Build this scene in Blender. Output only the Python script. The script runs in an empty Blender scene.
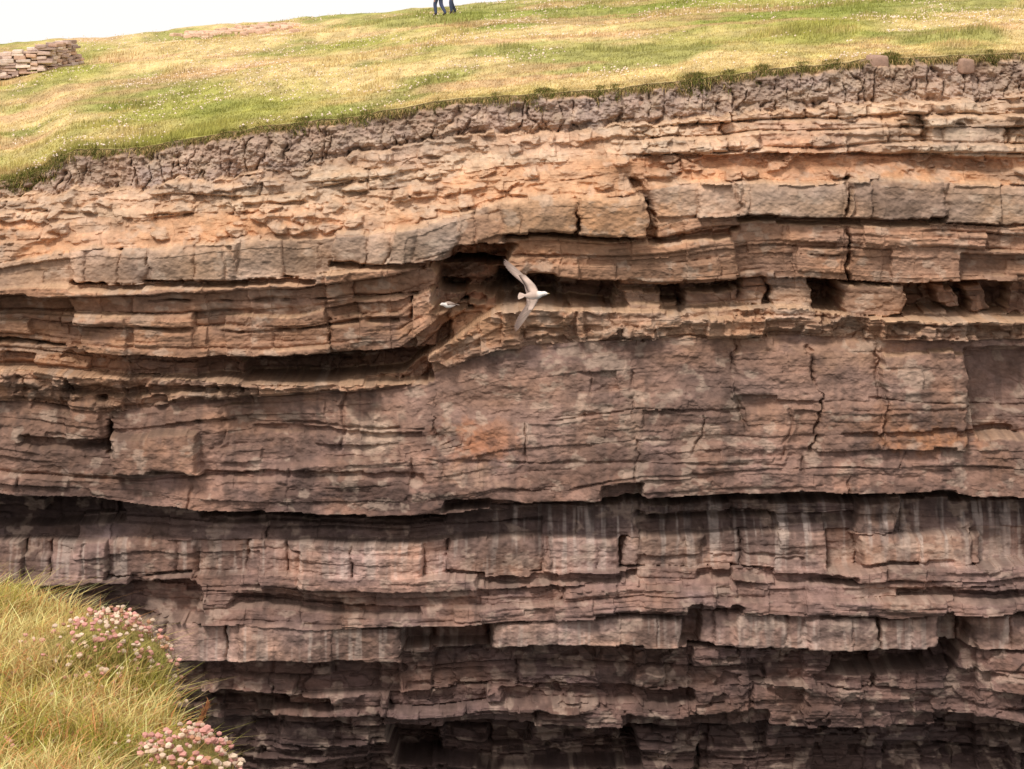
import bpy, math, numpy as np, random
from mathutils import Vector, Matrix
rng=np.random.default_rng(7); random.seed(7)
scene=bpy.context.scene
W,H,F=1024,769,2400.0
PITCH=math.atan(316/2400)
cp,sp=math.cos(PITCH),math.sin(PITCH)
def P(px,py,Y):
    px=np.asarray(px,float);py=np.asarray(py,float);Y=np.asarray(Y,float)
    dx=px-512; up=384.5-py
    dy=F*cp+up*sp; dz=-F*sp+up*cp
    t=Y/dy
    return dx*t, Y+0*t, dz*t
# ---------- noise
def hs(i,j,seed=0):
    i=np.asarray(i).astype(np.int64);j=np.asarray(j).astype(np.int64)
    n=(i*374761393+j*668265263+seed*974634777+12345)&0xffffffff
    n=((n^(n>>13))*1274126177)&0xffffffff
    n=((n^(n>>15))*1103515245)&0xffffffff
    n=n^(n>>16)
    return n/4294967296.0
def vn(x,y,seed=0):
    i=np.floor(x);j=np.floor(y);fx=x-i;fy=y-j
    fx=fx*fx*(3-2*fx);fy=fy*fy*(3-2*fy)
    a=hs(i,j,seed);b=hs(i+1,j,seed);c=hs(i,j+1,seed);d=hs(i+1,j+1,seed)
    return (a*(1-fx)+b*fx)*(1-fy)+(c*(1-fx)+d*fx)*fy-0.5
def fbm(x,y,o=4,seed=0,g=0.5):
    s=0;a=1;t=0
    for k in range(o):
        s=s+a*vn(x*2**k+k*17.3,y*2**k+k*9.1,seed+k);t+=a;a*=g
    return s/t*1.6
def sm(a,b,x):
    t=np.clip((x-a)/(b-a),0,1);return t*t*(3-2*t)
def cells(x,y,th,wd,seed):
    q=y/th;i=np.floor(q);b=i+0.55*hs(i,0,seed)
    i=np.where(q<b,i-1,i);lo=i+0.55*hs(i,0,seed);hi=i+1+0.55*hs(i+1,0,seed)
    ty=(q-lo)/(hi-lo);dy=np.minimum(q-lo,hi-q)*th
    w=wd*(0.6+0.9*hs(i,3,seed));p=x/w+hs(i,5,seed)*91
    j=np.floor(p);c=j+0.6*hs(i,j,seed+1);j=np.where(p<c,j-1,j)
    lo=j+0.6*hs(i,j,seed+1);hi=j+1+0.6*hs(i,j+1,seed+1)
    dx=np.minimum(p-lo,hi-p)*w
    return hs(i,j,seed+2),hs(i,11,seed+3),dx,dy,ty
def voro(x,y,seed):
    i=np.floor(x);j=np.floor(y);f1=np.full(x.shape,9.);f2=f1.copy();idd=f1*0
    for a in(-1,0,1):
        for b in(-1,0,1):
            ii=i+a;jj=j+b
            d=np.hypot(ii+hs(ii,jj,seed)-x,jj+hs(ii,jj,seed+1)-y)
            m=d<f1
            f2=np.where(m,f1,np.minimum(f2,d));idd=np.where(m,hs(ii,jj,seed+2),idd);f1=np.where(m,d,f1)
    return f1,f2,idd
def lin(c):
    c=np.asarray(c,float)/255
    return np.where(c<=0.04045,c/12.92,((c+0.055)/1.055)**2.4)
# ---------- mesh helpers
def add_col(me,col,name="Col"):
    ca=me.color_attributes.new(name,'FLOAT_COLOR','POINT')
    c=np.ones((len(me.vertices),4),np.float32);c[:,:3]=col
    ca.data.foreach_set("color",c.ravel())
def raw_mesh(name,V,faces,k,col=None,mat=None,smooth=False):
    me=bpy.data.meshes.new(name)
    V=np.asarray(V,np.float32);faces=np.asarray(faces,np.int32)
    me.vertices.add(len(V));me.vertices.foreach_set("co",V.ravel())
    me.loops.add(faces.size);me.loops.foreach_set("vertex_index",faces.ravel())
    n=len(faces);me.polygons.add(n)
    me.polygons.foreach_set("loop_start",np.arange(n,dtype=np.int32)*k)
    me.polygons.foreach_set("loop_total",np.full(n,k,np.int32))
    me.polygons.foreach_set("use_smooth",np.full(n,smooth))
    me.update(calc_edges=True)
    if col is not None:add_col(me,col)
    ob=bpy.data.objects.new(name,me);scene.collection.objects.link(ob)
    if mat:me.materials.append(mat)
    return ob
def grid_faces(nr,nc):
    a=np.arange(nr*nc).reshape(nr,nc)
    return np.stack([a[:-1,:-1],a[1:,:-1],a[1:,1:],a[:-1,1:]],-1).reshape(-1,4)
def mat_vc(name,rough=0.9,bump=0.0,bscale=20,stretch=(1,1,1),var=0.25,vscale=8,transl=0.0,bdist=0.03,spec=0.2):
    m=bpy.data.materials.new(name);m.use_nodes=True
    nt=m.node_tree;N=nt.nodes;L=nt.links
    b=N["Principled BSDF"];b.inputs["Roughness"].default_value=rough
    b.inputs["Specular IOR Level"].default_value=spec
    at=N.new("ShaderNodeAttribute");at.attribute_name="Col"
    tc=N.new("ShaderNodeTexCoord");mp=N.new("ShaderNodeMapping");mp.inputs["Scale"].default_value=stretch
    L.new(tc.outputs["Object"],mp.inputs["Vector"])
    nz=N.new("ShaderNodeTexNoise");nz.inputs["Scale"].default_value=vscale;nz.inputs["Detail"].default_value=8;nz.inputs["Roughness"].default_value=0.7
    L.new(mp.outputs[0],nz.inputs["Vector"])
    mr=N.new("ShaderNodeMapRange");mr.inputs[1].default_value=0.25;mr.inputs[2].default_value=0.75
    mr.inputs[3].default_value=1-var;mr.inputs[4].default_value=1+var
    L.new(nz.outputs[0],mr.inputs[0])
    vm=N.new("ShaderNodeVectorMath");vm.operation='SCALE'
    L.new(at.outputs["Color"],vm.inputs[0]);L.new(mr.outputs[0],vm.inputs["Scale"])
    L.new(vm.outputs[0],b.inputs["Base Color"])
    if bump>0:
        n2=N.new("ShaderNodeTexNoise");n2.inputs["Scale"].default_value=bscale;n2.inputs["Detail"].default_value=10;n2.inputs["Roughness"].default_value=0.72
        L.new(mp.outputs[0],n2.inputs["Vector"])
        bp=N.new("ShaderNodeBump");bp.inputs["Strength"].default_value=bump;bp.inputs["Distance"].default_value=bdist
        L.new(n2.outputs[0],bp.inputs["Height"]);L.new(bp.outputs[0],b.inputs["Normal"])
    if transl>0:
        tr=N.new("ShaderNodeBsdfTranslucent");mx=N.new("ShaderNodeMixShader");mx.inputs[0].default_value=transl
        L.new(vm.outputs[0],tr.inputs["Color"]);L.new(b.outputs[0],mx.inputs[1]);L.new(tr.outputs[0],mx.inputs[2])
        L.new(mx.outputs[0],N["Material Output"].inputs["Surface"])
    return m
# ================= CLIFF
K=[0,100,200,300,400,500,600,700,800,900,1024]
EDGE_X=[-900,-200,0,22,45,60,130,250,330,440,560,680,780,880,1024,1900]
EDGE_Y=[235,205,184,176,160,153,151,129,121,101,94,83,69,60,53,30]
def edge_py(x): return np.interp(x,EDGE_X,EDGE_Y)+2.5*fbm(x/34.,x*0+3.,4,51)
xs=np.concatenate([np.linspace(-900,-30,110,endpoint=False),np.arange(-30,1054,0.95),np.linspace(1054,1900,110)])
rows=np.concatenate([np.linspace(0,1,735),1+np.linspace(0,1,70)[1:]*1.0])
NX,NR=len(xs),len(rows)
ex=edge_py(xs)
PX=np.tile(xs,(NR,1))
r=rows[:,None]
PY=np.where(r<=1,ex[None]+(800-ex[None])*np.minimum(r,1),800+(r-1)*700)
wx=PX+4.2*fbm(PX/28,PY/18,4,1,.58)+1.5*vn(PX/5,PY/4,5)+8*vn(PX/90,PY/70,8)
wy=PY+3.4*fbm(PX/45,PY/20,4,2,.52)+.6*vn(PX/6,PY/4,6)+11*vn(PX/130,PY/60,9)
def kn(v): return np.interp(wx,K,v)
BY=[np.interp(K,EDGE_X,EDGE_Y).tolist(),
 [203,193,179,166,149,135,124,117,110,104,96],
 [228,218,212,204,188,172,160,153,153,156,158],
 [268,246,244,241,224,205,198,180,180,183,186],
 [292,283,281,279,262,234,232,216,219,222,224],
 [342,350,353,352,348,284,283,283,282,281,282],
 [372,374,376,380,374,314,309,309,312,316,318],
 [405,412,402,394,386,352,345,341,336,336,338],
 [492,502,512,515,515,509,501,497,495,497,500],
 [540,546,548,546,545,545,543,540,538,540,540],
 [580,586,582,579,576,575,572,572,572,569,568],
 [616,620,628,632,628,622,620,618,613,615,613],
 [652,658,665,668,662,655,655,651,648,650,655],
 [718,724,730,736,736,736,736,740,740,742,744],
 [1500]*11]
LAY=[(-1.60,-1.45,.04,.00,(152,128,112)),
 (-1.30,-0.75,.08,.08,(190,154,124)),
 (-0.70,-0.18,.08,.05,(190,144,108)),
 ( 0.22, 0.30,.03,.26,(166,136,113)),
 (-0.05,-0.20,.20,.10,(158,119,93)),
 (-1.10,-1.15,.12,.10,(140,105,84)),
 ( 0.02,-0.22,.14,.22,(168,129,103)),
 (-0.30, 0.04,.03,.10,(146,114,98)),
 (-1.30,-1.00,.10,.14,(120,100,92)),
 (-0.66,-0.66,.05,.28,(158,128,112)),
 (-0.45,-0.25,.20,.14,(138,110,97)),
 (-0.60,-0.58,.04,.30,(160,130,114)),
 (-1.05,-1.30,.28,.18,(118,93,83)),
 (-1.75,-1.55,.28,.18,(100,80,73))]
B=[kn(b) for b in BY]
B[1]=B[1]+10*fbm(PX/22,PX*0,4,55,.6)
B[0]=np.minimum(B[0],PY-0.0)
YM=[float(np.mean(b)) for b in BY]
D=np.zeros_like(PX);C=np.zeros(PX.shape+(3,));LA=np.zeros_like(PX);BA=np.zeros_like(PX);YR=np.zeros_like(PX);LI=np.zeros_like(PX)
for k,(d0,d1,la,ba,c) in enumerate(LAY):
    m=(wy>=B[k])&(wy<B[k+1]) if k>0 else (wy<B[1])
    t=np.clip((wy-B[k])/np.maximum(B[k+1]-B[k],1),0,1)
    wob=.30*fbm(wx/120,wx*0+k*3.7,4,57)
    D[m]=(d0+(d1-d0)*t+wob)[m];LA[m]=la;BA[m]=ba;C[m]=lin(c);LI[m]=k
    YR[m]=(YM[k]+t*(YM[k+1]-YM[k]))[m]
D+=np.where((LI==5),0.45*sm(230,150,wx),0)
D+=np.where((LI==4)&(wx<440),0.30,0)
m7=(LI==7);m7f=m7.astype(float)
c1=cells(wx,YR,15,95,41);c2=cells(wx,YR,6.5,52,45);c3=cells(wx,YR,3.4,34,49);c0=cells(wx,YR+6*vn(PX/70,PY/70,58),34,120,59)
jog=5.5*(c1[1]-.5)+2*(c2[1]-.5)
def joints(x,li,wd,seed):
    p=x/wd+li*13.7;j=np.floor(p);c=j+.65*hs(li,j,seed);j=np.where(p<c,j-1,j)
    lo=j+.65*hs(li,j,seed);hi=j+1+.65*hs(li,j+1,seed)
    return hs(li,j,seed+1),np.minimum(p-lo,hi-p)*wd,hs(li,j,seed+2)
wj=wx+jog*.5
jr,jd,jq=joints(wj,LI,58,21)
isb=np.isin(LI,[3,9,11]).astype(float)
crw=.5+1.6*sm(-.4,.4,fbm(PX/30,PY/20,2,63))
pres=sm(-.15,.25,fbm(PX/55,PY/45,2,64))
D+=BA*(jr-0.5)*1.8*(1-m7f)
D-=isb*.34*(jq<.25)
D-=isb*.28*np.exp(-(jd/(1.2*crw))**2)*(.25+.75*pres)
D-=isb*0.10*np.exp(-jd/3.5)
# massive sandstone : a few big faces, joints that come and go
m_b=cells(wx+.12*(wy-400)+9*fbm(PX/50,PY/24,3,75),wy-kn(BY[7])+9*vn(PX/80,PY/80,62),58,190,69)
fade=sm(-.02,.3,fbm(PX/38,PY/26,3,76))
D+=m7f*(.26*(m_b[0]-.5)*sm(2,9,np.minimum(m_b[2],m_b[3]*2))+.12*(m_b[1]-.5))
D-=m7f*(.13*np.exp(-(m_b[2]/(1.1*crw))**2)*fade+.11*np.exp(-(m_b[3]/1.1)**2)*sm(.0,.3,fbm(PX/50,PY/40,2,68)))
D+=m7f*(.20*fbm(PX/50,PY/34,4,65)+.06*fbm(PX/18,PY/6,3,66)*sm(-.1,.3,fbm(PX/70,PY/40,2,67))+.16*(c1[0]-.5)*sm(.0,.3,fbm(PX/60,PY/35,2,74))+.08*(c2[0]-.5)*sm(.05,.35,fbm(PX/50,PY/25,2,78)))
mask1=sm(-.2,.25,fbm(PX/90,PY/45,2,60));mask2=sm(0,.4,fbm(PX/70,PY/30,2,61))
notsoft=np.where(LI<=2,.45,1.0)
D+=np.where(LI>2,.50,.18)*(1-m7f)*(1-isb*.6)*(c0[0]-.5)
D+=LA*(1.7*(c1[0]-.5)+1.4*(c1[1]-.5))*(.5+mask1)
D+=LA*(.8*(c2[0]-.5)+.8*(c2[1]-.5))*(.3+.8*mask2)
D+=LA*(.32*(c3[0]-.5)+.2*(c3[1]-.5))*(.2+mask2)
D-=notsoft*(LA*.5*np.exp(-(c1[3]/1.2)**2)*mask1+LA*.38*np.exp(-(c1[2]/1.4)**2)*mask1*pres)
D-=notsoft*LA*.2*np.exp(-(c2[3]/.8)**2)*mask2
f1,f2,vid=voro(PX/24+fbm(PX/20,PY/20,3,70),PY/13+fbm(PX/20,PY/16,3,72),71)
D+=(vid-.5)*np.select([LI==1,LI==2,LI==6,LI==5,LI>=12],[.18,.08,.34,.28,.28],.03)
soft=np.isin(LI,[1,2]).astype(float)+.5*(LI==6)
D+=soft*(.24*fbm(PX/30,PY/12,5,83,.6))
p1,p2,pid=voro(PX/7.5+.5*fbm(PX/6,PY/6,2,84),PY/5.,85)
stn=(pid>.80)*soft*np.sqrt(np.clip(1-(p1/.48)**2,0,1))*sm(-.1,.3,fbm(PX/40,PY/20,2,86))
D+=.12*stn
p3,p4,pid2=voro(PX/17+.4*fbm(PX/9,PY/9,3,84),PY/9+.4*fbm(PX/9,PY/9,3,82),87)
stn2=(pid2>.84)*soft*sm(0,.18,p4-p3)
D+=.22*stn2
eb=cells(wx+jog,wy-.3*kn(BY[3])+.3*200,11,44,107)
ebm=soft*sm(.05,.25,fbm(PX/55,PY/16,3,108))*(eb[0]>.35)
D+=ebm*(.18+.22*(eb[0]-.5))-ebm*.15*np.exp(-(eb[2]/1.3)**2)-ebm*.12*np.exp(-(eb[3]/1.)**2)
# soil crust
s1,s2,sid=voro(PX/9.+1.3*fbm(PX/9,PY/9,3,90),PY/15+1.0*fbm(PX/8,PY/9,3,92),91)
s3,s4,sid3=voro(PX/15+.6*fbm(PX/12,PY/12,3,96),PY/60,95)
soil=(LI==0).astype(float)
tS=np.clip((PY-ex[None])/(B[1]-ex[None]+1e-3),0,1)
sp_=sm(-.2,.35,fbm(PX/45,PY/20,3,97))
sf_=sm(-.35,.25,fbm(PX/22,PY/12,3,93))
D+=soil*(.07*(sid-.5)-.10*np.exp(-((s2-s1)/.13)**2)*sp_-.22*np.exp(-((s4-s3)/.07)**2)*sf_+.32*fbm(PX/12,PY/8,5,98,.68))
D-=soil*.50*(1-sm(0,.22,tS))*(.6+vn(PX/12,PX*0,94)+.3)
D-=soil*.16*sm(.75,1,tS)*sm(-.2,.3,fbm(PX/25,PY*0,2,99))
rr=cells(wx+jog,wy+0.03*wx+3*fbm(PX/40,PY/20,2,100),15,48,101)
mR=((LI==1)).astype(float)*sm(600,700,wx)
D+=mR*(.25+.75*(rr[0]-.45))-mR*.25*np.exp(-(rr[3]/1.2)**2)-mR*.20*np.exp(-(rr[2]/1.4)**2)
# ---- explicit features
wxb=wx+jog*.8+3.0*fbm(PX/8,PY/6,3,104,.6);wyb=wy+4.0*(joints(wx,LI*0+5,31,88)[0]-.5)+1.8*fbm(PX/8,PY/6,3,106,.6)
def box(x0,x1,y0,y1,e=1.2,sk=0.0):
    X=wxb-sk*(wy-(y0+y1)/2)
    return sm(x0-e,x0+e,X)*sm(x1+e,x1-e,X)*sm(y0-e,y0+e,wyb)*sm(y1+e,y1-e,wyb)
def put(x0,x1,y0,y1,d,keep=0.25,col=None,e=1.2,sk=0.0,ca=0.6):
    global D,C
    sk=(hs(int(x0),int(y0),5)-.5)*.5 if sk==0 else sk
    m=box(x0,x1,y0,y1,e,sk)
    dxx=np.minimum(np.abs(wxb-x0),np.abs(wxb-x1))
    rnd=-.13*np.exp(-dxx/3.)-.12*np.exp(-np.abs(wyb-y0)/3.)
    tilt=.14*(hs(int(x0),int(y1),7)-.5)*(wx-(x0+x1)/2)/max(x1-x0,1)*2
    D=D*(1-m)+m*(d+keep*D+rnd+tilt)
    if col is not None:
        mm=(m*ca)[...,None];C=C*(1-mm)+mm*lin(np.array(col)*[.94,.955,.945])
def rel(x0,x1,y0,y1,dd,e=1.8,sk=0.0):
    global D
    D=D-dd*box(x0,x1,y0,y1,e,sk)
for a in [(512,628,280,308,1.2),(664,683,286,313,1.0),(700,742,283,293,.8),(818,842,281,309,1.1),(912,1024,282,313,1.0),
          (236,432,352,380,1.1),(-60,76,296,346,.7),(974,1060,345,438,.7),(405,492,628,655,.9),(600,640,484,505,.6),
          (838,965,652,678,1.3),(384,432,734,790,1.8),(432,640,740,790,1.1),(700,1060,742,800,.6),(-60,200,590,626,.9),
          (640,650,180,232,.5),(690,742,606,650,.6),(945,975,613,655,.8),(-60,110,503,529,.7),(190,440,514,526,1.0),
          (440,1060,499,509,.9),(100,110,395,455,.5),(200,330,705,720,.7),(500,700,698,711,.6),(640,900,520,527,.4),(250,420,430,436,.18),
          (20,105,440,448,.35),(480,640,575,583,.6),(700,860,573,581,.6),(230,420,605,614,.5),(900,1060,589,597,.5),(60,240,385,393,.4),
          (508,740,231,236,.5),(742,948,219,225,.6),(330,460,261,267,.5),(76,322,281,287,.6),(840,1024,430,436,.25),(150,420,470,476,.2)]:
    rel(*a,sk=(hs(int(a[0]),3,1)-.5)*.7)
for a in [(448,512,244,270,1.9,-.5),(438,514,262,300,2.2,.3),(436,470,290,316,1.5,.2),(500,560,276,308,1.2,0)]:
    rel(*a[:5],e=2.2,sk=a[5])
hol=box(436,560,244,314,3)
D+=hol*.55*fbm(PX/13,PY/9,4,111)+hol*.5*sm(302,316,wy)
for a in [
 (335,392,229,262,.42,.3,(172,140,118)),(394,456,221,260,.54,.3,(168,140,120)),(456,505,216,244,.34,.3,(170,124,94)),
 (501,578,201,233,.48,.2,(184,142,110)),(579,646,197,233,.54,.2,(182,138,104)),
 (508,735,237,279,.22,.6,(172,126,95)),(76,150,246,281,.24,.3,(176,140,116)),(152,238,247,281,.33,.3,(172,140,118)),(240,322,243,280,.20,.3,(172,140,118)),
 (650,740,182,214,.12,.3,None),(742,846,181,218,.24,.3,(174,142,120)),(852,948,184,220,.26,.3,(170,136,116)),(950,1060,186,222,.14,.3,None),
 (112,197,433,472,.50,.3,(168,124,98)),(66,108,400,440,.18,.4,(156,112,88)),
 (935,1012,122,156,.05,.4,(150,120,108)),(850,905,122,152,-.20,.5,None),(760,846,118,150,-.30,.6,(176,130,106)),
 (772,816,279,318,.12,.4,(200,168,148)),(620,662,290,316,.06,.5,(196,160,136)),(740,768,284,312,-.10,.5,(184,140,112)),
 (846,910,282,314,.18,.35,(156,122,102)),(946,968,288,308,-.25,.4,(184,148,128)),(978,1000,286,312,-.25,.4,(164,128,106)),(686,738,293,318,-.2,.5,(186,146,120)),
 (520,566,308,332,.16,.5,(190,150,126)),(574,612,306,328,.04,.5,(188,146,122)),(630,680,302,328,.08,.5,(182,140,114)),
 (452,506,310,346,-.02,.6,(172,126,96)),(354,420,262,300,.10,.8,None),(330,440,318,350,.22,.7,(152,112,90)),(360,415,300,318,.25,.6,None),
 (882,970,350,450,.30,.7,(148,112,94)),(736,880,340,396,.10,.8,None),(812,884,396,450,.12,.7,(146,110,92)),
 (470,486,298,310,-1.0,.2,(180,120,86)),(486,500,302,314,-.6,.2,(166,118,90)),
 (238,402,628,668,-.12,.15,(174,138,120)),(494,686,622,653,.02,.15,(180,146,128)),(704,806,615,650,-.22,.3,(164,130,114)),
 (810,882,614,648,-.12,.2,(174,142,124)),(884,944,616,650,-.18,.2,(170,136,120)),(978,1060,616,655,-.25,.3,(162,128,112)),
 (452,545,545,574,-.35,.25,(168,134,118)),(548,622,542,572,-.28,.25,(174,140,124)),(626,704,541,572,-.32,.25,(170,142,128)),(860,905,505,540,-.25,.35,(162,128,108)),
 (866,985,541,566,-.22,.3,(172,132,108)),(192,300,556,604,-.22,.6,(140,108,94)),(-60,80,556,590,-.05,.6,None),
 (80,190,545,582,-.15,.6,(128,98,86)),(640,806,560,590,-.25,.7,None),
 (432,640,657,700,-.35,.8,None),(200,380,672,740,-.2,.9,None)]:
    x0,x1,y0,y1,d,kp,c=a
    put(x0,x1,y0,y1,d,keep=kp,col=c)
def crack(pts,w=1.2,dep=.35):
    global D
    dist=np.full(PX.shape,1e9);X=wxb+3*fbm(PX/9,PY/7,3,114)
    for (ax,ay),(bx,by) in zip(pts[:-1],pts[1:]):
        vx,vy=bx-ax,by-ay;t=np.clip(((X-ax)*vx+(wy-ay)*vy)/(vx*vx+vy*vy),0,1)
        dist=np.minimum(dist,np.hypot(X-ax-t*vx,wy-ay-t*vy))
    D-=.85*dep*np.exp(-(dist/(w*crw*.9))**2)*(.2+.8*sm(-.3,.25,fbm(PX/14,PY/14,2,115)))
for c in [([(850,180),(846,230),(852,280)],1.8,.7),([(812,345),(822,395),(804,475)],1.2,.32),([(634,345),(630,400),(640,490)],.9,.12),
          ([(436,390),(430,430),(440,470)],1,.14),([(735,340),(738,395),(745,430)],1.1,.18),([(880,345),(886,400),(878,455)],1.1,.2),
          ([(196,425),(420,428)],1.1,.22),
          ([(430,457),(640,462),(800,468)],1,.12),([(870,395),(980,402)],1,.16),
          ([(150,300),(300,304),(420,298)],1.3,.4),([(80,322),(240,330),(400,322)],1.4,.4),
          ([(480,200),(520,196),(600,176)],1,.15),([(0,215),(120,218),(260,212)],1.2,.2)]:
    crack(*c)
Db=(np.roll(D,1,0)+np.roll(D,-1,0)+np.roll(D,1,1)+np.roll(D,-1,1)+2*D)/6
Db[0]=D[0];Db[-1]=D[-1];Db[:,0]=D[:,0];Db[:,-1]=D[:,-1];D=.35*D+.65*Db
D+=.40*fbm(PX/260,PY/170,2,121)+.050*fbm(PX/13,PY/8,4,123,.6)+.026*fbm(PX/4.5,PY/3.6,2,125)
D+=.014*(isb<.5)*(1-m7f)*fbm(PX/30,PY/2.4,2,127)
D+=np.where(PY>800,-.3*sm(800,900,PY)+(PY-800)/700*2.0,0)
# ---- colour
n1=fbm(PX/70,PY/40,4,131)[...,None];n2=fbm(PX/14,PY/9,4,133,.6)[...,None];n3=fbm(PX/3.2,PY/2.6,2,135)[...,None]
C*=1+.36*n1+.44*n2+.22*n3
C*=(1+.24*(c1[0]-.5)*(1-m7f)+.14*(c2[1]-.5)*(1-m7f)+.26*(c0[0]-.5)*(1-m7f)+.34*(jr-.5)*isb+.24*(m_b[0]-.5)*m7f)[...,None]
hue=fbm(PX/50,PY/30,4,137)[...,None]
C=C*(1+hue*np.array([.12,-.02,-.26]))
def tint(m,c,a):
    global C
    m=(np.clip(m,0,1)*a)[...,None];C=C*(1-m)+m*lin(np.array(c)*[.95,.965,.955])*(1+.3*n2+.2*n3)
def blob(x,y,rx,ry): return np.clip(1.3-np.hypot((wx-x)/rx,(wy-y)/ry)+1.3*fbm(PX/13,PY/11,4,141,.65),0,1)
tint(stn*1.2+stn2*1.0+ebm*.6,(180,156,138),.45)
tint(soil*sm(-.1,.35,fbm(PX/16,PY/12,4,143,.6)),(190,162,138),.65)
tint(soil*sm(.45,0,tS),(104,80,60),.6)
tint(np.isin(LI,[1,2])*sm(-.05,.35,fbm(PX/60,PY/16,4,145)),(156,134,118),.55)
tint((LI==1)*sm(-.1,.35,fbm(PX/80,PY/18,3,147)),(218,190,162),.55)
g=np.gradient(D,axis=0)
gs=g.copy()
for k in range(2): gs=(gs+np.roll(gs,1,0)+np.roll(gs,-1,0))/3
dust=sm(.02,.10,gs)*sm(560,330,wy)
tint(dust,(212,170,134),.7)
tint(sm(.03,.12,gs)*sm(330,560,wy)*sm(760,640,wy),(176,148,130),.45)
for (x,y,rx,ry,c,a) in [(372,438,26,26,(212,182,158),.65),(632,436,11,40,(196,162,138),.55),(478,440,42,18,(182,110,62),.6),(470,470,30,14,(202,164,134),.35),
   (935,440,52,15,(182,118,70),.6),(880,418,40,14,(182,126,90),.4),(560,425,60,45,(168,132,114),.35),(700,440,60,50,(124,98,88),.45),
   (60,455,60,40,(112,86,72),.5),(540,190,110,24,(216,168,130),.6),(660,215,50,12,(212,162,124),.5),(500,330,90,18,(188,138,98),.5),
   (800,165,220,12,(196,138,100),.5),(150,215,140,20,(208,164,128),.4),(60,355,90,25,(182,132,94),.5),(700,330,120,18,(194,150,118),.45),
   (300,150,200,14,(166,142,128),.3),(860,350,60,20,(196,150,118),.35),(480,375,60,24,(156,118,98),.35),(900,95,160,14,(200,168,144),.4),(570,140,80,12,(210,166,134),.4),
   (350,205,120,12,(214,180,150),.5),(600,215,60,25,(196,138,92),.4),(90,400,60,16,(176,132,98),.4),(240,395,90,10,(176,136,104),.35)]:
    tint(blob(x,y,rx,ry),c,a)
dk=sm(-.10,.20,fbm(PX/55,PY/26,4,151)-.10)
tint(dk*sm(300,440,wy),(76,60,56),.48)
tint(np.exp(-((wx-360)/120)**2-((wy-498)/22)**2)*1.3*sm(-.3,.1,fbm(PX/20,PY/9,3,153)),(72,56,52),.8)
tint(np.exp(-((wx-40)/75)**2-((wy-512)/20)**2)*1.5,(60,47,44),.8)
tint(np.exp(-((wx-310)/60)**2-((wy-366)/16)**2)*1.2,(96,73,60),.6)  # shade of the left recess under the bed, painted into the rock colour
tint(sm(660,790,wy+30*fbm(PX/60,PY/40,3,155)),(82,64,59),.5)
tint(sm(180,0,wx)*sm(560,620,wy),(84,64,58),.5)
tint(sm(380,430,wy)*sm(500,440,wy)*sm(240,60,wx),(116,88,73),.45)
tint((LI==8)*sm(-.3,.2,fbm(PX/30,PY/20,3,157)),(84,67,63),.5)
st=fbm(PX/5,PY/60,3,161);st2=fbm(PX/9,PY/80,3,163)
tint(sm(.02,.3,st)*np.exp(-((wy-526)/18)**2)*sm(440,520,wx),(198,182,172),.65)
tint(sm(.05,.3,st2)*np.exp(-((wy-522)/16)**2)*sm(420,520,wx),(66,55,55),.65)
tint(sm(.05,.35,st)*np.isin(LI,[9,11])*1.,(202,184,170),.4)
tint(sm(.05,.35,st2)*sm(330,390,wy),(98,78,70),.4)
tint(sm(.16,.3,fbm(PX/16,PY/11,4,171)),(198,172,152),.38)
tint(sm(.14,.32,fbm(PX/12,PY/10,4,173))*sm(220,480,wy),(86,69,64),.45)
lum=C.mean(-1,keepdims=True)
low=sm(380,560,wy)[...,None]
C=(lum+(C-lum)*.92)*(1+low*np.array([.02,-.02,.0]))
C=np.clip(C*1.0,.012,.78)
Xc,_,Zc=P(PX,PY,60.0)
Yc=60-D
V=np.stack([Xc,Yc,Zc],-1)
mcliff=mat_vc("sandstone_strata",.9,.5,5.0,(1,1,1.5),.22,6.0,bdist=.03,spec=.2)
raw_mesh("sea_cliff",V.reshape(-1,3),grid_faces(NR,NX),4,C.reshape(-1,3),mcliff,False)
topY=np.interp(np.arange(-900,1901,12.),xs,Yc[2]);topX=np.arange(-900,1901,12.)
ker=np.ones(5)/5;topYs=np.convolve(np.pad(topY,2,'edge'),ker,'valid')
# ================= HEADLAND GRASS
SKX=[-1500,-300,0,100,200,300,400,490,600,700,1024,2500];SKY=[62,50,45,38,29,20,10,1,-9,-18,-34,-60]
def ground(px,s,off=0.0):
    """px column, s=0 at the cliff edge, 1 at the crest (Y=110)"""
    px=np.asarray(px,float);s=np.asarray(s,float)
    Ye=np.interp(px,topX,topYs)+.05
    x0,_,z0=P(px,edge_py(px),60.0);x1,_,z1=P(px,np.interp(px,SKX,SKY),110.0)
    X=x0+(x1-x0)*s;Y=Ye+(110-Ye)*s
    Z=z0+(z1-z0)*np.minimum(s,1)+.26*fbm(X/5,Y/5,3,201)*np.clip(s*12,0,1)+.08*fbm(X/.8,Y/.8,2,203)*np.clip(s*12,0.3,1)
    Z=Z+.03-np.maximum(s-1,0)**1.5*9.0
    return X,Y,Z
gx=np.concatenate([np.linspace(-1500,-20,70,endpoint=False),np.arange(-20,1045,2.5),np.linspace(1045,2500,70)])
gs_=np.concatenate([np.linspace(0,1,260)**1.25,1+np.linspace(0,1,30)[1:]**1.5*5])
GX,GS=np.meshgrid(gx,gs_)
X,Y,Z=ground(GX,GS)
lipx=[]
x0,y0,z0=ground(gx,gx*0)
nz=np.clip(fbm(gx/11,gx*0,4,207,.65)*1.3+.45,0.02,1.3)
for dy,dz in [(.10,-.42),(-.10,-.30),(-.22,-.16),(-.16,-.04)]:
    lipx.append(np.stack([x0,y0+dy*(.3+nz),z0+dz*(.15+.95*nz)],-1))
G=np.concatenate([np.array(lipx),np.stack([X,Y,Z],-1)],0)
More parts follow.
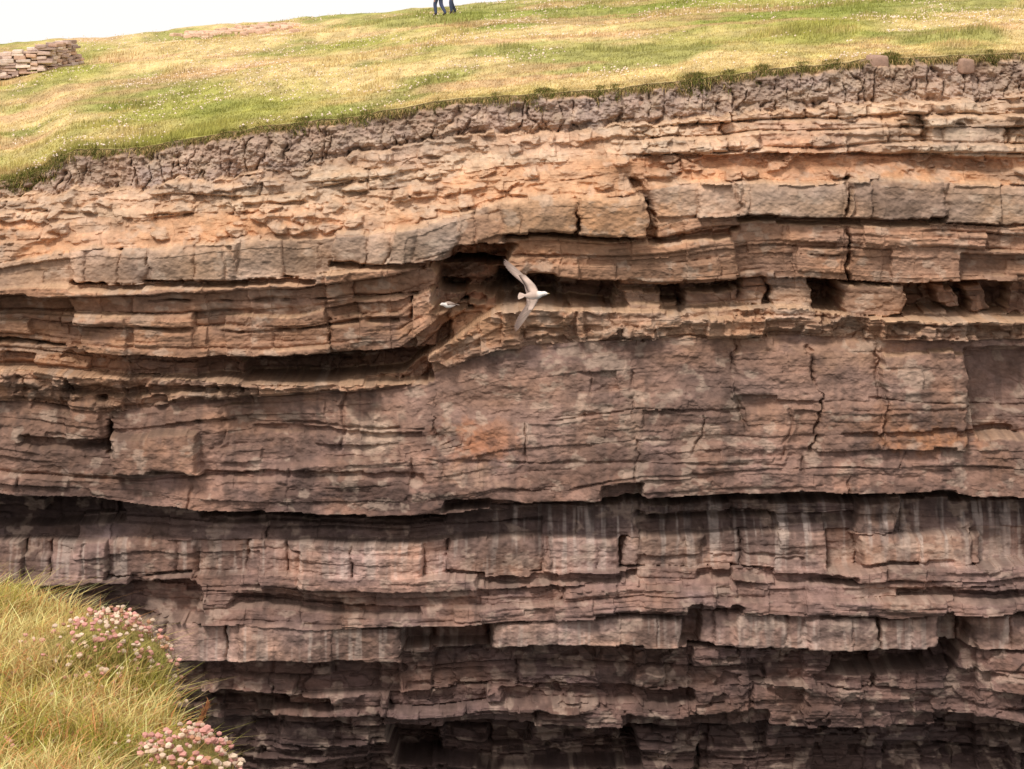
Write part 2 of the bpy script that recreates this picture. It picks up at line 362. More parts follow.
def grass_col(X,Y):
    a=fbm(X/9,Y/14,4,211);b=fbm(X/2.6,Y/6,4,213);c=fbm(X/.35,Y/.9,3,215)
    m=sm(-.25,.25,a+.55*b+.20*sm(80,62,Y))[...,None]
    col=lin((162,158,84))*(1-m)+lin((208,184,130))*m
    m2=sm(-.04,.24,fbm(X/4,Y/7,4,217)-.10*sm(75,62,Y)+.05)[...,None]*.7
    col=col*(1-m2)+lin((132,140,66))*m2
    m3=sm(.08,.36,fbm(X/5,Y/3.5,3,219))[...,None]*.55
    col=col*(1-m3)+lin((200,160,124))*m3
    return col*(1+.45*c[...,None])
gc=grass_col(G[...,0],G[...,1]);gc[:4]=lin((92,76,50))
mg=mat_vc("turf",.95,.6,14,(1,1,1),.3,5,bdist=.05,spec=.1)
raw_mesh("grass_headland",G.reshape(-1,3),grid_faces(*G.shape[:2]),4,np.clip(gc,.01,.8).reshape(-1,3),mg,True)
# ---- blades
def blades(name,base,h,w,lean,col,mat,seed=1,tipcol=None):
    rg=np.random.default_rng(seed);n=len(base)
    az=rg.uniform(0,2*np.pi,n);side=np.stack([np.cos(az),np.sin(az),0*az],-1)
    L=np.asarray(lean)
    m=base+np.stack([L[:,0]*.35,L[:,1]*.35,h*.6+L[:,2]*.3],-1)
    t=base+np.stack([L[:,0],L[:,1],h+L[:,2]],-1)
    ww=w[:,None]*.5
    V=np.stack([base-side*ww,base+side*ww,m+side*ww*.7,m-side*ww*.7,t],1)
    k=np.arange(n)[:,None]*5
    Fc=np.concatenate([k+[0,1,2],k+[0,2,3],k+[3,2,4]],1).reshape(-1,3)
    tc=col if tipcol is None else tipcol
    Cc=np.stack([col*.8,col*.8,col,col,tc],1)
    return raw_mesh(name,V.reshape(-1,3),Fc,3,Cc.reshape(-1,3),mat,True)
mb=mat_vc("grass_blades",.8,0,1,(1,1,1),.15,30,transl=.3,spec=.15)
n=190000
px=rng.uniform(-60,1090,n);s=rng.uniform(0,1,n)**1.5*1.0
X,Y,Z=ground(px,s);col=grass_col(X,Y)*rng.uniform(.65,1.45,(n,1))
hh=rng.uniform(.03,.08,n)*(1+2.0*sm(.05,.4,fbm(X/2,Y/3,3,231)))*(1-.6*sm(.85,1,s));ww=rng.uniform(.012,.03,n)
le=np.stack([rng.normal(.02,.03,n),rng.normal(0,.03,n),0*hh],-1)
A=(np.stack([X,Y,Z-.01],-1),hh,ww,le,col)
n=110000
px=rng.uniform(-60,1090,n);s=rng.uniform(-.010,.012,n)
tuft=sm(-.05,.4,fbm(px/9,px*0+2,4,233,.65))*.75
for cx_,wd_ in [(700,14),(12,20),(545,12),(905,12),(40,9),(770,8)]:tuft=np.maximum(tuft,1.15*np.exp(-((px-cx_)/wd_)**2))
keep=rng.random(n)<.40+.6*tuft
px=px[keep];s=s[keep];tuft=tuft[keep];n=len(px)
X,Y,Z=ground(px,np.maximum(s,0));Y=Y+np.minimum(s,0)*40
Z=Z-np.where(s<0,-s*42*rng.uniform(.0,1.0,n)*(.3+tuft),0)
g0=rng.random((n,1));g1_=(tuft[:,None]>.45)*.25
col=(lin((120,122,60))*(g0<.42+g1_)+lin((196,168,114))*(g0>=.42+g1_))*rng.uniform(.5,1.3,(n,1))
B2=(np.stack([X,Y,Z-.03],-1),rng.uniform(.02,.11,n)*(.5+1.2*tuft),rng.uniform(.012,.03,n),
    np.stack([rng.normal(0,.07,n),rng.normal(-.08,.06,n),-rng.uniform(0,.26,n)*np.where(s<.003,1,.2)],-1),col)
AA=[np.concatenate([a,b],0) for a,b in zip(A,B2)]
blades("headland_grass_blades",AA[0],AA[1],AA[2],AA[3],np.clip(AA[4],.01,.8),mb,3)
def lumps(base,rad,col):
    o=np.array([[1,0,0],[-1,0,0],[0,1,0],[0,-1,0],[0,0,1],[0,0,-1]],float)
    f=np.array([[0,2,4],[2,1,4],[1,3,4],[3,0,4],[2,0,5],[1,2,5],[3,1,5],[0,3,5]])
    n=len(base);V=base[:,None]+o[None]*rad[:,None,None]*np.random.default_rng(3).uniform(.7,1.3,(n,6,1))
    return V.reshape(-1,3),(f[None]+np.arange(n)[:,None,None]*6).reshape(-1,3),np.repeat(col,6,0)
n=11000
px=rng.uniform(0,1060,n);s=rng.uniform(0,1,n)**1.2
X,Y,Z=ground(px,s);k=fbm(X/3,Y/6,3,241)>-.02+.25*rng.random(n);X,Y,Z=X[k],Y[k],Z[k];n=len(X)
V_,F_,C_=lumps(np.stack([X,Y,Z+.09],-1),rng.uniform(.014,.036,n),lin((238,216,196))*rng.uniform(.8,1.1,(n,1)))
mfl=mat_vc("dry_flower_heads",.9,0,1,(1,1,1),.1,20)
raw_mesh("turf_flowers",V_,F_,3,C_,mfl,False)
# ================= DRY STONE WALL + low rubble
def stones(name,items,mat):
    import bmesh
    bm=bmesh.new();cols=[]
    for (c,sz,rot,col) in items:
        m=Matrix.Translation(c)@Matrix.Rotation(rot,4,'Z')@Matrix.Rotation(random.uniform(-.06,.06),4,'Y')@Matrix.Diagonal((*sz,1))
        r0=bmesh.ops.create_cube(bm,size=1,matrix=m)
        for v in r0['verts']:
            v.co+=Vector([random.uniform(-.12,.12)*min(sz) for _ in range(3)])
        es=list({e for v in r0['verts'] for e in v.link_edges})
        rb=bmesh.ops.bevel(bm,geom=es,offset=min(sz)*.16,segments=1,affect='EDGES')
        bm.verts.ensure_lookup_table()
        while len(cols)<len(bm.verts):cols.append(col)
    me=bpy.data.meshes.new(name);bm.verts.index_update();bm.to_mesh(me);bm.free()
    cc=np.array(cols[:len(me.vertices)])
    add_col(me,cc);me.materials.append(mat)
    ob=bpy.data.objects.new(name,me);scene.collection.objects.link(ob);return ob
mst=mat_vc("weathered_stone",.9,.6,12,(1,1,1),.3,6)
def find_s(px,py):
    ss=np.linspace(0,1.0,400);X,Y,Z=ground(np.full(400,px),ss)
    q=384.5-F*(Z*cp+Y*sp)/(Y*cp-Z*sp)
    return ss[np.argmin(np.abs(q-py))]
wp=[]
for a,b in [(-420,108),(-200,96),(0,79),(40,71),(76,63)]:
    x,y,z=ground(a,find_s(a,b));wp.append(Vector((float(x),float(y),float(z))))
items=[]
pal=[(216,192,178),(196,170,156),(222,202,186),(170,146,134),(202,168,146)]
for a,b in zip(wp[:-1],wp[1:]):
    L=(b-a).length;ang=math.atan2(b.y-a.y,b.x-a.x);d=(b-a)/L
    z=0;top=1.02
    for co in range(9):
        hgt=random.uniform(.09,.17);
        if z+hgt>top:break
        for side in(-.17,.17):
            t=-random.uniform(0,.3)
            while t<L:
                l=random.uniform(.22,.75)
                if not(b is wp[-1] and t+l>L-.1-z*.35) and not (z+hgt>top-.12 and random.random()<.35):
                    c=a+d*(t+l/2)+Vector((-d.y,d.x,0))*(side+random.uniform(-.07,.07))+Vector((0,0,z+hgt/2+.0))
                    items.append((c,(l*.96,.34,hgt*.93),ang+random.uniform(-.07,.07),lin(random.choice(pal))*random.uniform(.75,1.1)))
                t+=l
        z+=hgt
stones("dry_stone_wall",items,mst)
items=[]
for k in range(110):
    a=random.gauss(236,30);pp=32-(a-236)*.08+random.gauss(0,2.0)
    if not 175<a<300:continue
    x,y,z=ground(a,find_s(a,pp));sz=random.uniform(.15,.6)
    items.append((Vector((float(x),float(y),float(z)+.04)),(sz,sz*.7,random.uniform(.08,.2)),random.uniform(0,3),lin((216,180,154))*random.uniform(.8,1.15)))
stones("stone_rubble",items,mst)
items=[]
for a,dz,sz in [(888,-.14,(.5,.5,.42)),(980,-.3,(.45,.4,.4)),(640,-.5,(.3,.3,.22)),(418,-.4,(.35,.3,.2))]:
    x,y,z=ground(a,0.0);items.append((Vector((float(x),float(y)-.35,float(z)+dz)),sz,.4,lin((160,130,112))))
bo=stones("edge_boulder",items,mst)
sd=bo.modifiers.new("s","SUBSURF");sd.levels=sd.render_levels=2
# ================= FOREGROUND HEADLAND
def ztop(X,Y): return -1.7-.075*Y+.10*fbm(X/1.3,Y/1.3,3,301)+.03*fbm(X/.25,Y/.25,2,303)
ctrl=[(-420,545),(-160,572),(0,600),(60,612),(118,630),(156,652),(166,680),(160,702),(184,718),(222,744),(250,790),(330,900)]
EP=[]
for a,b in ctrl:
    x1,y1,z1=P(a,b,1.0);t=-1.7/(float(z1)+.075);EP.append((t,float(x1)*t))
EP=sorted(EP);EP=[(-12,9),(0,6),(1.5,3),(3.2,.6)]+[e for e in EP if e[0]>4]+[(16,-9),(30,-22)]
eY=np.array([e[0] for e in EP]);eX=np.array([e[1] for e in EP])
def xe(Y): return np.interp(Y,eY,eX)+.05*fbm(Y/.35,Y*0,3,305)
es_=np.concatenate([-np.linspace(1,0,90)**2*3.5,np.linspace(0,1,200)[1:]**1.4*6,np.linspace(6,40,20)[1:]])
ys_=np.concatenate([np.linspace(-12,5,40,endpoint=False),np.linspace(5,14,380),np.linspace(14,30,30)[1:]])
E,YY=np.meshgrid(es_,ys_)
cush=[(130,660,.30,.15),(212,748,.26,.14),(30,662,.5,.06)]
cp3=[]
for a,b,rr_,hh_ in cush:
    x1,y1,z1=P(a,b+14,1.0);t=-1.7/(float(z1)+.075);cp3.append((float(x1)*t,t,rr_,hh_))
def fz(X,Y,E):
    z=ztop(X,Y)-.10*np.exp(-np.maximum(E,0)/.12)
    for cx_,cy_,r_,h_ in cp3:z=z+h_*np.exp(-(((X-cx_)**2+(Y-cy_)**2)/r_**2)**1.5)
    o=np.maximum(-E,0)
    return z-o*9-.25*np.minimum(o*6,1)+np.where(o>0,.12*fbm(Y/.2,o*9/.25,4,307),0)
XX=xe(YY)-E-np.where(E<0,.09*fbm(YY/.3,E*20,4,309),0)
ZZ=fz(XX,YY,E)
fc=lin((150,136,74))+0*XX[...,None]
fc=fc*(1+.5*fbm(XX/.4,YY/.4,3,311)[...,None])
fc=np.where((E<-.03)[...,None],lin((138,96,70))*(1+.6*fbm(YY/.1,E/.02,4,313)[...,None]),fc)
mfh=mat_vc("headland_soil",.95,.8,30,(1,1,1),.35,12,bdist=.03)
raw_mesh("foreground_headland",np.stack([XX,YY,ZZ],-1).reshape(-1,3),grid_faces(*XX.shape)[:,::-1],4,np.clip(fc,.01,.8).reshape(-1,3),mfh,True)
n=120000
Y=rng.uniform(5.8,13.2,n);e=rng.uniform(0,1,n)**1.35*3.4-.02
Xb=xe(Y)-e;Z=fz(Xb,Y,e)
vis=(Xb/Y>-.25);Xb,Y,e,Z=Xb[vis],Y[vis],e[vis],Z[vis];n=len(Y)
cu=np.zeros(n)
for cx_,cy_,r_,h_ in cp3[:2]:cu=np.maximum(cu,np.exp(-(((Xb-cx_)**2+(Y-cy_)**2)/(r_*1.35)**2)**1.5))
clump=fbm(Xb/.35,Y/.35,3,321)
g1=sm(-.4,.25,fbm(Xb/.5,Y/.5,3,323)+.3*rng.normal(0,1,n))[:,None]
col=lin((166,160,70))*(1-g1)+lin((236,206,140))*g1
red=(rng.random((n,1))<.15);col=np.where(red,lin((216,152,102)),col)
col=col*rng.uniform(.6,1.35,(n,1))
col=col*(1-.85*cu[:,None])+.85*cu[:,None]*lin((116,122,64))*rng.uniform(.6,1.3,(n,1))
h=rng.uniform(.05,.18,n)*(1+1.3*clump)*(1-.86*cu);h=np.clip(h,.015,.28)
le=np.stack([rng.normal(.03,.09,n)*h*7,rng.normal(-.02,.09,n)*h*7,-h*rng.uniform(0,.4,n)],-1)
blades("foreground_grass",np.stack([Xb,Y,Z-.01],-1),h,rng.uniform(.003,.0075,n),le,np.clip(col,.01,.8),mb,5,tipcol=np.clip(col*1.25,.01,.85))
def ico_unit():
    t=(1+5**.5)/2;v=np.array([[-1,t,0],[1,t,0],[-1,-t,0],[1,-t,0],[0,-1,t],[0,1,t],[0,-1,-t],[0,1,-t],[t,0,-1],[t,0,1],[-t,0,-1],[-t,0,1]])/math.hypot(1,t)
    f=np.array([[0,11,5],[0,5,1],[0,1,7],[0,7,10],[0,10,11],[1,5,9],[5,11,4],[11,10,2],[10,7,6],[7,1,8],[3,9,4],[3,4,2],[3,2,6],[3,6,8],[3,8,9],[4,9,5],[2,4,11],[6,2,10],[8,6,7],[9,8,1]])
    return v,f
iv,iff=ico_unit()
pts=[]
for cx_,cy_,r_,cnt in [(cp3[0][0]+.02,cp3[0][1]-.1,.34,420),(cp3[1][0],cp3[1][1]-.05,.28,300),(cp3[0][0]-.75,cp3[0][1]+.1,.4,30),(cp3[1][0]-.8,cp3[1][1]+.2,.4,20)]:
    a=rng.normal(0,1,(cnt,2))*r_*np.array([.5,.8])
    for q in a:pts.append((cx_+q[0],cy_+q[1]))
pts=np.array(pts);ee=xe(pts[:,1])-pts[:,0];ok=ee>-.07;pts=pts[ok];ee=ee[ok]
zb=fz(pts[:,0],pts[:,1],np.maximum(ee,0))+np.where(ee<0,ee*1.6,0);n=len(pts);hs_=rng.uniform(.02,.07,n)
c3_=np.stack([pts[:,0]+rng.normal(0,.012,n),pts[:,1]+rng.normal(0,.012,n),zb+hs_],-1)
rad=rng.uniform(.008,.015,n)
V1=(c3_[:,None]+iv[None]*rad[:,None,None]*rng.uniform(.7,1.2,(n,12,1))*[1,1,.8]).reshape(-1,3)
F1=(iff[None]+np.arange(n)[:,None,None]*12).reshape(-1,3)
q_=rng.random((n,1))
hc=np.where(q_<.45,lin((218,158,146)),np.where(q_<.85,lin((228,200,174)),lin((184,136,106))))*rng.uniform(.65,1.0,(n,1))
C1=np.repeat(hc,12,0)
b3=np.stack([pts[:,0],pts[:,1],zb-.01],-1);w=np.array([.002,0,0])
V2=np.stack([b3-w,b3+w,c3_],1).reshape(-1,3);F2=np.arange(n*3).reshape(-1,3)+len(V1)
C2=np.tile(lin((140,120,70)),(n*3,1))
raw_mesh("sea_thrift",np.concatenate([V1,V2]),np.concatenate([F1,F2]),3,np.concatenate([C1,C2]),mfl,False)
x1,y1,z1=P(192,724,1.0);t=-1.7/(float(z1)+.075)
bx,by=float(x1)*t-.02,t;bz=float(fz(np.array(bx),np.array(by),np.array(max(xe(np.array([by]))[0]-bx,0))))
nn=260;tt=rng.uniform(0,1,nn)
base=np.stack([bx+tt*.08,by+0*tt,bz+tt*.18],-1)+rng.normal(0,.003,(nn,3))*(0.4+tt[:,None])
blades("dock_seed_stalk",base,rng.uniform(.01,.025,nn),np.full(nn,.004),rng.normal(0,.007,(nn,3)),np.tile(lin((176,122,84)),(nn,1))*rng.uniform(.7,1.2,(nn,1)),mb,9)
# ================= FULMARS
mfe=mat_vc("feathers",.75,.3,60,(1,1,1),.10,25,bdist=.005)
def loft(rings):
    V=[];Fq=[];m=len(rings[0])
    for r_ in rings:V+=list(r_)
    for i in range(len(rings)-1):
        for j in range(m):
            a=i*m+j;b=i*m+(j+1)%m;Fq.append((a,b,b+m,a+m))
    return V,Fq,m
def fulmar(name,flying=True):
    V=[];Fc=[];Cl=[]
    WHT=lin((240,232,224));GR=lin((190,168,154));DK=lin((120,102,94));YL=lin((190,165,110))
    prof=[(-.17,.006,.012,0),(-.14,.028,.02,0),(-.09,.05,.042,-.004),(-.02,.068,.062,-.008),(.05,.066,.066,-.008),(.10,.052,.054,0),(.135,.038,.041,.010),(.165,.034,.037,.016),(.19,.031,.034,.018),(.21,.022,.024,.014),(.222,.011,.012,.010),(.245,.008,.010,.008),(.256,.004,.006,.002)]
    rings=[]
    for x,w,h,zc in prof:
        rings.append([(x,w*math.cos(a),zc+h*math.sin(a)) for a in np.linspace(0,2*math.pi,16,endpoint=False)])
    v,f,m=loft(rings);V+=v;Fc+=[list(q) for q in f];Fc.append(list(range(m)));Fc.append(list(range(len(v)-m,len(v)))[::-1])
    for i,(x,w,h,zc) in enumerate(prof):
        for a in np.linspace(0,2*math.pi,16,endpoint=False):
            Cl.append(YL if x>.225 else (GR if (x<.07 and math.sin(a)>.35) else WHT))
    for sgn in(-1,1):
        k=len(V)
        for q in iv:V.append((.188+q[0]*.006,sgn*.029+q[1]*.005,.027+q[2]*.006));Cl.append(lin((25,20,20)))
        Fc+=[[a+k for a in q] for q in iff.tolist()]
    for j in range(9):
        a=(j-4)*.11;k=len(V);d=np.array([-math.cos(a),math.sin(a),0]);s_=np.array([math.sin(a),math.cos(a),0])
        o=np.array([-.13,0,.004+.0006*j])
        for q,wd in [(0,.010),(.08,.016),(.125,.012),(.135,.003)]:
            for sg in(-1,1):V.append(tuple(o+d*q+s_*wd*sg));Cl.append(GR*.95)
        for i in range(3):Fc.append([k+2*i,k+2*i+1,k+2*i+3,k+2*i+2])
    def wing(sg,span,sweep,dihed,shear):
        kk=len(V)
        st=[0,.12,.28,.45,.6];ch=[.17,.18,.17,.14,.11]
        rg_=[]
        for u,c in zip(st,ch):
            y=u*span;le_=.075+(-abs(sweep)*max(u-.3,0)*span*1.3)+(.12*u*span if u<.3 else .12*.3*span)
            zz=dihed*y-.05*max(u-.3,0)
            rg_.append([(le_,sg*y,zz),(le_-c*.2,sg*y,zz+.011*(1-u*.6)),(le_-c*.6,sg*y,zz+.008*(1-u*.6)),(le_-c,sg*y,zz),(le_-c*.6,sg*y,zz-.003),(le_-c*.2,sg*y,zz-.007*(1-u*.6))])
        k=len(V);v,f,m=loft(rg_)
        V.extend(v);Fc.extend([[a+k for a in q] for q in f]);Fc.append([k+len(v)-m+i for i in range(m)][::-1])
        for i in range(len(v)):
            Cl.append((GR*(.8+.3*((i//6)%2)) if i%6 in(0,1,2) else (DK*1.1 if i%6==3 else WHT*.9)) )
        nf=24
        for j in range(nf):
            u=j/(nf-1)
            y=min(.06+u*.62,.6)*span
            uu=y/span
            le_=.075+(-abs(sweep)*max(uu-.3,0)*span*1.3)+.12*min(uu,.3)*span
            c=np.interp(uu,st,ch);zz=dihed*y-.05*max(uu-.3,0)
            ang=u**2.2*1.22
            Lf=.08+(0.13+.13*max(0,(u-.55)/.45))*sm(.3,.95,u)
            d=np.array([-math.cos(ang)-abs(sweep)*.35*u,sg*math.sin(ang),dihed*math.sin(ang)-.02]);d/=np.linalg.norm(d)
            s_=np.array([d[1],-d[0],0]);s_/=np.linalg.norm(s_)
            o=np.array([le_-c*(.75-.45*u),sg*y,zz-.001-.0005*j]);k=len(V)
            tn=.82+.3*((j*7)%5)/4
            for q,wd in [(0,.015),(.5,.022),(.85,.019),(1,.005)]:
                for s2 in(-1,1):
                    V.append(tuple(o+d*q*Lf+s_*wd*s2));Cl.append(GR*tn*(1-.4*sm(.5,1,u)) if q<.8 else DK*(1.25-.3*u))
            for i in range(3):Fc.append([k+2*i,k+2*i+1,k+2*i+3,k+2*i+2])
        for i in range(kk,len(V)):
            x_,y_,z_=V[i];V[i]=(x_-shear*max(abs(y_)-.04,0),y_,z_)
    if flying:
        wing(1,.60,.25,.25,.66);wing(-1,.34,.30,-.50,.46)
    else:
        for sg in(-1,1):
            rg_=[]
            for u in np.linspace(0,1,9):
                x=.08-u*.30;h=.045*math.sin(math.pi*min(u*1.1+.12,1))+.006;y=sg*(.058*(1-u)**.6+.006);z=.018+.012*(1-u)
                rg_.append([(x,y+sg*.012,z),(x,y+sg*.006,z+h*.8),(x,y-sg*.006,z+h),(x,y-sg*.012,z),(x,y,z-h*.7)])
            k=len(V);v,f,m=loft(rg_);V+=v;Fc+=[[a+k for a in q] for q in f];Fc.append([k+i for i in range(m)]);Fc.append([k+len(v)-m+i for i in range(m)][::-1])
            for i in range(len(v)):Cl.append(GR*(1.0-.45*(i//5)/8))
    me=bpy.data.meshes.new(name);me.from_pydata([tuple(map(float,q)) for q in V],[],Fc);me.update()
    for p in me.polygons:p.use_smooth=True
    add_col(me,np.array(Cl));me.materials.append(mfe)
    ob=bpy.data.objects.new(name,me);scene.collection.objects.link(ob);return ob
def orient(ob,fwd,up,loc,sc=1):
    f=Vector(fwd).normalized();u=Vector(up);l=u.cross(f).normalized();u=f.cross(l)
    m=Matrix((f,l,u)).transposed().to_4x4();ob.matrix_world=Matrix.Translation(loc)@m@Matrix.Scale(sc,4)
b1=fulmar("fulmar",True)
x,y,z=P(534,295,36.0)
orient(b1,(.92,-.30,.10),(-.12,-.66,.62),(float(x),float(y),float(z)),.96)
b2=fulmar("fulmar",False)
x,y,z=P(449,305,59.9)
orient(b2,(-.85,-.5,.05),(0,-.1,1),(float(x),float(y),float(z)),1.1)
# ================= PEOPLE
def pmat(name,c,r=.85):
    m=bpy.data.materials.new(name);m.use_nodes=True;b=m.node_tree.nodes["Principled BSDF"]
    nz=m.node_tree.nodes.new("ShaderNodeTexNoise");nz.inputs["Scale"].default_value=14
    cr=m.node_tree.nodes.new("ShaderNodeValToRGB");c=lin(c)
    cr.color_ramp.elements[0].color=(*(c*.75),1);cr.color_ramp.elements[1].color=(*(c*1.2),1)
    m.node_tree.links.new(nz.outputs[0],cr.inputs[0]);m.node_tree.links.new(cr.outputs[0],b.inputs["Base Color"]);b.inputs["Roughness"].default_value=r
    return m
skin=pmat("skin",(205,155,130),.6);jeans=pmat("denim",(62,70,98));boots=pmat("boots",(60,44,38));hair=pmat("hair",(70,48,34))
def person(name,loc,face,jacket,stride=1):
    root=bpy.data.objects.new(name,None);scene.collection.objects.link(root);root.location=loc;root.rotation_euler=(0,0,face)
    S=stride
    J={'pel':(0,0,.93,.14),'waist':(0,0,1.06,.125),'chest':(.01,0,1.28,.145),'neckb':(.01,0,1.42,.075),'neck':(.02,0,1.50,.05),
     'hipL':(0,.09,.88,.10),'kneeL':(.16*S,.09,.50,.085),'ankL':(.10*S,.09,.10,.065),'toeL':(.27*S if S>0 else .1,.10,.04,.045),
     'hipR':(0,-.09,.88,.10),'kneeR':(-.02*S,-.09,.49,.085),'ankR':(-.26*S,-.09,.14,.065),'toeR':(-.12*S,-.10,.045,.045),
     'shL':(0,.18,1.38,.062),'elL':(-.10*S,.23,1.12,.045),'wrL':(.0,.24,.88,.028),'shR':(0,-.18,1.38,.062),'elR':(.04*S,-.23,1.11,.045),'wrR':(.20*S,-.22,.92,.028)}
    Ed=[('pel','waist'),('waist','chest'),('chest','neckb'),('neckb','neck'),('pel','hipL'),('hipL','kneeL'),('kneeL','ankL'),('ankL','toeL'),('pel','hipR'),('hipR','kneeR'),('kneeR','ankR'),('ankR','toeR'),
        ('chest','shL'),('shL','elL'),('elL','wrL'),('chest','shR'),('shR','elR'),('elR','wrR')]
    for sd_,wz in(('L',1),('R',-1)):
        w_=J['wr'+sd_];J['pm'+sd_]=(w_[0]+.01,w_[1],w_[2]-.07,.028);Ed.append(('wr'+sd_,'pm'+sd_))
        for i in range(4):
            ox=(i-1.5)*.019;Lf=[.055,.07,.075,.06][i]
            J[f'f{sd_}{i}']=(w_[0]+.01+ox,w_[1],w_[2]-.10,.009);J[f'g{sd_}{i}']=(w_[0]+.015+ox,w_[1]-.01*wz,w_[2]-.10-Lf,.007)
            Ed+=[('pm'+sd_,f'f{sd_}{i}'),(f'f{sd_}{i}',f'g{sd_}{i}')]
        J['t'+sd_]=(w_[0]+.045,w_[1],w_[2]-.06,.010);J['u'+sd_]=(w_[0]+.06,w_[1]-.01*wz,w_[2]-.095,.008);Ed+=[('wr'+sd_,'t'+sd_),('t'+sd_,'u'+sd_)]
    ks=list(J);me=bpy.data.meshes.new("b");me.from_pydata([J[k][:3] for k in ks],[(ks.index(a),ks.index(b)) for a,b in Ed],[])
    ob=bpy.data.objects.new("tmp",me);scene.collection.objects.link(ob)
    ob.modifiers.new("k","SKIN")
    for i,k in enumerate(ks):
        sv=me.skin_vertices[0].data[i];r_=J[k][3];sv.radius=(r_,r_*(1.18 if k in('chest','pel','waist') else 1));sv.use_root=(k=='pel')
    su=ob.modifiers.new("s","SUBSURF");su.levels=su.render_levels=2
    dg=bpy.context.evaluated_depsgraph_get();dg.update()
    m2=bpy.data.meshes.new_from_object(ob.evaluated_get(dg));bpy.data.objects.remove(ob)
    m2.name="body";m2.materials.clear()
    for mm in(jacket,jeans,boots,skin):m2.materials.append(mm)
    for p in m2.polygons:
        c=p.center;p.use_smooth=True
        i=0 if c.z>.92 else 1
        if c.z<.13 :i=2
        if abs(c.y)>.17 and c.z<.90:i=3
        elif abs(c.y)>.17 and c.z>.85:i=0
        if c.z>1.47:i=3
        p.material_index=i
    body=bpy.data.objects.new("body",m2);scene.collection.objects.link(body);body.parent=root
    import bmesh
    bm=bmesh.new();bmesh.ops.create_uvsphere(bm,u_segments=28,v_segments=20,radius=1)
    for v in bm.verts:
        x_,y_,z_=v.co
        f=1-.18*max(0,-z_)
        v.co=Vector((x_*.098*f,y_*.076*f,z_*.118))
        if x_>.55:
            v.co.x+=.020*math.exp(-(y_/.16)**2-((z_+.12)/.22)**2)
            v.co.x-=.010*math.exp(-((abs(y_)-.36)/.14)**2-((z_-.06)/.10)**2)
            v.co.x+=.007*math.exp(-(y_/.3)**2-((z_+.48)/.08)**2)
            v.co.x+=.008*math.exp(-(y_/.3)**2-((z_+.80)/.15)**2)
        if abs(y_)>.85:v.co.y*=1+.12*math.exp(-((x_+.05)/.2)**2-((z_+.05)/.25)**2)
    me=bpy.data.meshes.new("head");bm.to_mesh(me)
    me.materials.append(skin);me.materials.append(hair)
    for p in me.polygons:
        p.use_smooth=True;c=p.center
        if (c.z>.055 and c.x<.075) or c.x<-.02 and c.z>-.07:p.material_index=1
        if c.z>.09:p.material_index=1
    hd=bpy.data.objects.new("head",me);scene.collection.objects.link(hd);hd.parent=root;hd.location=(.03,0,1.63)
    em=pmat("eye",(30,24,22),.3)
    bm=bmesh.new()
    for s_ in(-1,1):bmesh.ops.create_icosphere(bm,subdivisions=2,radius=.010,matrix=Matrix.Translation((.080,s_*.028,.008)))
    me=bpy.data.meshes.new("eyes");bm.to_mesh(me);me.materials.append(em);ey=bpy.data.objects.new("eyes",me);scene.collection.objects.link(ey);ey.parent=root;ey.location=hd.location
    bm.free()
for a,b,face,jc,st in [(439,16,math.pi*.95,(60,66,84),1),(452,14,math.pi*.05+math.pi,(96,62,52),-.8)]:
    x,y,z=ground(a,find_s(a,b))
    person("walking_person",(float(x),float(y),float(z)-.02),face+(-.5 if st>0 else .4),pmat("jacket",jc),abs(st))
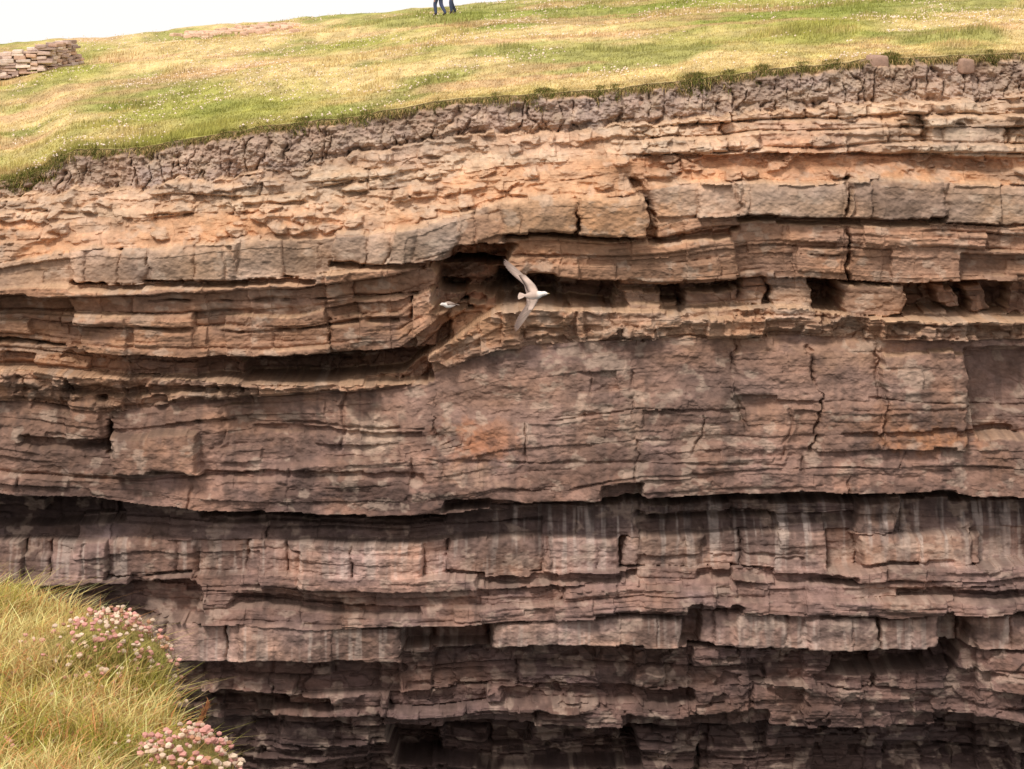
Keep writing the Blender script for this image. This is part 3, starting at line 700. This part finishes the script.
# ================= SEA
me=bpy.data.meshes.new("sea");R=20000
me.from_pydata([(-R,-R,-34),(R,-R,-34),(R,R,-34),(-R,R,-34)],[],[(0,1,2,3)])
ms=bpy.data.materials.new("sea_water");ms.use_nodes=True;b=ms.node_tree.nodes["Principled BSDF"];b.inputs["Base Color"].default_value=(.05,.09,.10,1);b.inputs["Roughness"].default_value=.12
nz=ms.node_tree.nodes.new("ShaderNodeTexNoise");nz.inputs["Scale"].default_value=.6;nz.inputs["Detail"].default_value=8
tc=ms.node_tree.nodes.new("ShaderNodeTexCoord");bp=ms.node_tree.nodes.new("ShaderNodeBump");bp.inputs["Strength"].default_value=.6
ms.node_tree.links.new(tc.outputs["Object"],nz.inputs["Vector"]);ms.node_tree.links.new(nz.outputs[0],bp.inputs["Height"]);ms.node_tree.links.new(bp.outputs[0],b.inputs["Normal"])
me.materials.append(ms);ob=bpy.data.objects.new("sea",me);scene.collection.objects.link(ob)
# ================= LIGHT
sunpos=Vector((-.40,-.74,.98)).normalized()
sl=bpy.data.lights.new("sun","SUN");sl.energy=2.6;sl.angle=math.radians(12);sl.color=(1,.94,.87)
so=bpy.data.objects.new("sun",sl);scene.collection.objects.link(so);so.rotation_euler=(-sunpos).to_track_quat('-Z','Y').to_euler()
w=bpy.data.worlds.new("World");scene.world=w;w.use_nodes=True
N=w.node_tree.nodes;L=w.node_tree.links;bg=N["Background"]
sk=N.new("ShaderNodeTexSky");sk.sky_type='NISHITA';sk.sun_disc=False
sk.sun_elevation=math.asin(sunpos.z);sk.sun_rotation=math.atan2(sunpos.x,sunpos.y);sk.air_density=1.0;sk.dust_density=4
mx=N.new("ShaderNodeMix");mx.data_type='RGBA';mx.inputs[0].default_value=.85
L.new(sk.outputs[0],mx.inputs[6]);mx.inputs[7].default_value=(11.6,11.1,10.9,1)
L.new(mx.outputs[2],bg.inputs["Color"]);bg.inputs["Strength"].default_value=.105
# ================= CAMERA
cam=bpy.data.cameras.new("camera");cam.lens=36*F/W;cam.sensor_width=36;cam.clip_end=50000;cam.clip_start=.1
co=bpy.data.objects.new("camera",cam);scene.collection.objects.link(co);co.rotation_euler=(math.pi/2-PITCH,0,0)
scene.camera=co
scene.view_settings.view_transform='Standard';scene.view_settings.look='None';scene.view_settings.exposure=0
